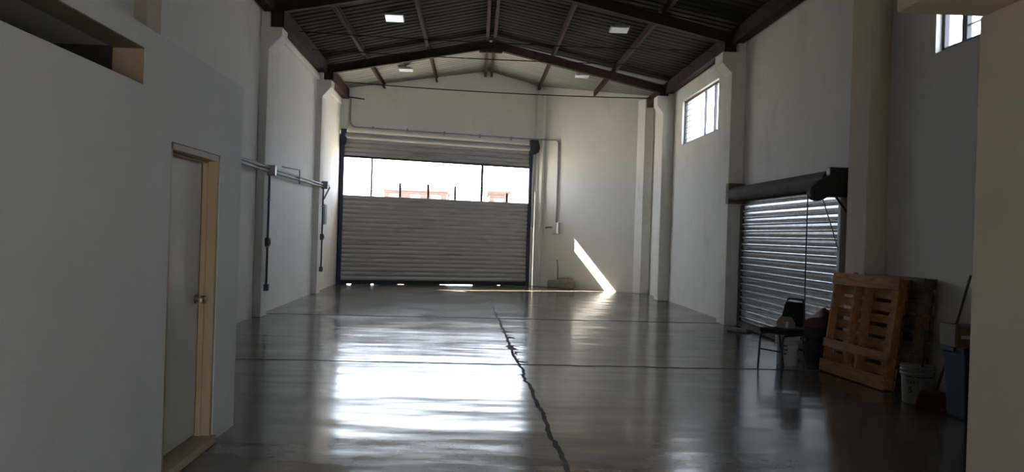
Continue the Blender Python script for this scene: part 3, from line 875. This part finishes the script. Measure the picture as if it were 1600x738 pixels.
def cl(i, j):
    ox, oy = CX + .015, CY + .015
    x, y = -(ox + .07) + 2 * (ox + .07) * i / NI, -(oy + .09) + 2 * (oy + .09) * j / NJ
    z = .556 + .035 * abs(math.sin(11 * x + 4 * y)) * abs(math.sin(6 * y - 5 * x))
    ex = max(0, abs(x) - ox); ey = max(0, abs(y) - oy)
    z += .13 * math.exp(-((x - .13) ** 2 / .006 + (y + .18) ** 2 / .05))
    if ex > 0 or ey > 0:
        z = min(z, .56) - 1.1 * (ex + ey) + .02 * math.sin(17 * (x + y))
        x = math.copysign(ox + .25 * ex, x) if ex else x
        y = math.copysign(oy + .25 * ey, y) if ey else y
    return (x, y, z)
vs = [cl(i, j) for i in range(NI + 1) for j in range(NJ + 1)]
W1_ = NJ + 1
fs = [(i * W1_ + j, (i + 1) * W1_ + j, (i + 1) * W1_ + j + 1, i * W1_ + j + 1) for i in range(NI) for j in range(NJ)]
m.add([(a + 4.46, b + 10.92, c) for a, b, c in vs], fs, None, True)
o = m.build('plastic_sheet', M['maroon']); tag(o, 'crumpled maroon plastic sheet draped over the dark crate', 'sheet')
md = o.modifiers.new('thickness', 'SOLIDIFY'); md.thickness = .003; md.offset = 1

# scrap at the foot of the side shutter
m = MB(); m.prism([(.0, .0), (.42, -.03), (.45, .10), (.2, .16), (.02, .12)], .0, .06, Matrix.Translation((4.36, 14.2, .0)) @ Matrix.Rotation(-.9, 4, 'Z'))
tag(m.build('concrete_scrap', M['concrete'], None, .015), 'flat broken concrete scrap at the foot of the side shutter', 'scrap')

# ---------------------------------------------------------------- pallets
def pallet(label, base, heading, lean, width, height, mats):
    """base: foot of the face towards the room, at the end away from the viewer; heading: direction along the floor"""
    r = thing('wooden_pallet', label, 'pallet', base, group='wooden pallets leaning by the side shutter')
    u = Vector((heading[0], heading[1], 0)).normalized()
    n = Vector((u.y, -u.x, 0))
    if n.x > 0: n = -n
    v = (Vector((0, 0, 1)) * math.cos(lean) - n * math.sin(lean)).normalized()
    nn = u.cross(v)
    if nn.x > 0: nn = -nn
    F = frame_vec((0, 0, 0.0), u, v, nn)          # x along, y up the face, z out into the room
    random.seed(int(base[1] * 100))
    def board(nm, u0, u1, v0, v1, d0, d1, mt):
        m = MB(); j = lambda: random.uniform(-.006, .006)
        m.prism([(u0 + j(), v0 + j()), (u1 + j(), v0 + j()), (u1 + j(), v1 + j()), (u0 + j(), v1 + j())], d0, d1, F)
        m.build(nm, mt, r, .004)
    Wd, H = width, height
    for a, b in ((.0, .115), (.67, .755), (1 - .125, 1)):          # three cross boards on the face, top to bottom
        board('bottom_board', 0, Wd, H * (1 - b), H * (1 - a), -.02, .0, mats[1])
    for a in (0.0, .34, .52, .90):
        board('stringer', Wd * a + .004, Wd * a + (.045 if a < .85 else .125), .008, H - .008, -.112, -.022, mats[0])
    nb = 9
    gap = .034
    bh = (H - gap * (nb - 1)) / nb
    for k in range(nb):
        board('deck_board', .0, Wd, k * (bh + gap), k * (bh + gap) + bh, -.136, -.116, mats[0])
pallet('orange-brown wooden pallet in front, nearest the chair, its three cross boards facing the room', (4.22, 9.99, .012), (.10, -1.0), math.radians(7.5), 1.34, 1.21, (M['pallet'], M['pallet']))
pallet('darker wooden pallet leaning behind the front pallet, mostly hidden', (4.50, 9.93, .012), (.06, -1.0), math.radians(4.5), 1.46, 1.21, (M['pallet_grey'], M['pallet_grey']))

# ---------------------------------------------------------------- bucket with lettering, sticks, broom, bin, boxes
BK = pail('paint_bucket', 'off-white bucket with dark lettering by the foot of the pallets', (4.42, 8.10, 0), .130, .150, .37, M['white_plastic'])
def wrap_text(txt, size, R, ang, z, parent):
    cu = bpy.data.curves.new('lettering', 'FONT'); cu.body = txt; cu.size = size; cu.align_x = 'CENTER'; cu.offset = size * .02
    t = bpy.data.objects.new('lettering', cu); COL.objects.link(t)
    dg = bpy.context.evaluated_depsgraph_get()
    me = bpy.data.meshes.new_from_object(t.evaluated_get(dg))
    bpy.data.objects.remove(t)
    for v in me.vertices:
        a = ang + v.co.x / R
        v.co = Vector((R * math.cos(a), R * math.sin(a), z + v.co.y))
    me.materials.clear(); me.materials.append(M['print'])
    o = bpy.data.objects.new('lettering', me); COL.objects.link(o); o.parent = parent
wrap_text('TART', .050, .1472, 3.98, .195, BK)
wrap_text('S', .085, .1442, 3.82, .110, BK)
m = MB(); vs = []
for i in range(13):
    a = 3.5 + 1.9 * i / 12
    vs += [(.1495 * math.cos(a), .1495 * math.sin(a), .262), (.1495 * math.cos(a), .1495 * math.sin(a), .272)]
m.add(vs, [(2 * i, 2 * i + 2, 2 * i + 3, 2 * i + 1) for i in range(12)], None, True); m.build('printed_stripe', M['print'], BK)
m = MB(); m.tube([(.156 * math.cos(a), .156 * math.sin(a), .335 - .09 * math.sin((a - 3.2) / PI * PI)) for a in [3.2 + PI * i / 14 for i in range(15)]], .003, 6); m.build('handle', M['conduit'], BK)

m = MB(); m.tube([(4.46, 8.12, .016), (4.50, 8.14, .40), (4.53, 8.17, .72)], .014, 8)
tag(m.build('dark_stick', M['black_steel']), 'short black stick standing upright in the lettered bucket', 'stick')

BR_ = thing('floor_broom', 'broom with brown pole and red head leaning beside the blue bin', 'broom', (4.42, 7.80, 0))
HU = Vector((.80, -.60, 0)); HN = Vector((.60, .80, 0))
top_p = Vector((4.832, 7.93, 1.285)); bot_p = Vector((4.45, 7.80, .15))
m = MB(); m.tube([bot_p, bot_p.lerp(top_p, .5), top_p], .0125, 10); world_part(m, 'pole', M['stick_red'], BR_)
m = MB(); m.prism([(-.15, .0), (.15, .0), (.12, .06), (-.12, .06)], -.03, .03, frame_vec((4.44, 7.80, .11), HU, (0, 0, 1), HN)); world_part(m, 'head_block', M['broom_red'], BR_, .01)
m = MB()
F_ = frame_vec((4.44, 7.80, 0), HU, (0, 0, 1), HN)
for i in range(30):
    for j in range(3):
        x = -.14 + .28 * i / 29; d = -.02 + .02 * j
        x2 = x * 1.2 + random.uniform(-.008, .008); d2 = d * 1.8 + random.uniform(-.008, .008)
        m.tube([F_ @ Vector((x, .115, d)), F_ @ Vector((x2, .004, d2))], [.005, .006], 5)
world_part(m, 'bristles', M['broom_red'], BR_)

BN = thing('trash_bin', 'tall blue plastic bin beside the near right wall', 'bin', (4.56, 7.36, 0))
m = MB()
def ring(h, r, z): return [(x, y, z) for x, y in rrect(h, h, r)]
lv = [(.165, .04, .0), (.17, .04, .02), (.21, .05, .60), (.23, .055, .605), (.23, .055, .66), (.205, .045, .66), (.195, .045, .60), (.155, .035, .02)]
vs = []; fs = []
n = len(ring(*lv[0]))
for a in lv: vs += ring(*a)
for k in range(len(lv) - 1):
    for q in range(n):
        q2 = (q + 1) % n
        fs.append((k * n + q, k * n + q2, (k + 1) * n + q2, (k + 1) * n + q))
fs.append(tuple(range(n - 1, -1, -1))); fs.append(tuple((len(lv) - 1) * n + q for q in range(n)))
m.add(vs, fs); m.build('bin_body', M['blue_plastic'], BN, .004)
m = MB(); m.box(-.252, -.228, -.07, .07, .615, .65); m.build('rim_grip', M['blue_plastic'], BN, .008)
CB = thing('cardboard_box', 'brown cardboard box with pale end sitting on the blue bin', 'box', (4.55, 7.36, .6605))
m = MB(); m.box(-.23, .2, -.16, .16, .0, .19); m.build('carton', M['card'], CB, .004)
m = MB(); m.box(-.233, .0, -.163, -.161, .08, .11); m.build('tape', M['clear_tape'], CB)
m = MB(); m.box(-.262, -.234, -.12, .13, .0, .20); m.build('end_panel', M['card_pale'], CB, .004)

# ---------------------------------------------------------------- houses across the street
def house(label, x0, x1, y, h, mat, roof):
    r = thing('street_house', label, 'house', ((x0 + x1) / 2, y, -.13), group='houses across the street')
    m = MB(); m.box(x0 - r.location.x, x1 - r.location.x, 0, 6, 0, h); m.build('wall', mat, r)
    m = MB(); m.box(x0 - r.location.x - .12, x1 - r.location.x + .12, -.12, 6.1, h, h + .16); m.build('roof', roof, r)
    n = max(1, int((x1 - x0) / 1.2))
    for k in range(n):
        cx = (x0 + (k + .5) * (x1 - x0) / n) - r.location.x
        m = MB(); m.box(cx - .3, cx + .3, -.04, -.005, 3.1, 3.9); m.build('window', M['house_pale'], r)
house('low terracotta house across the street, seen through the middle of the shutter band', -5.6, -1.9, 50, 4.1, M['terracotta'], M['house_pale'])
house('low terracotta house across the street, seen through the right end of the shutter band', .7, 1.9, 52, 4.2, M['terracotta'], M['terracotta'])
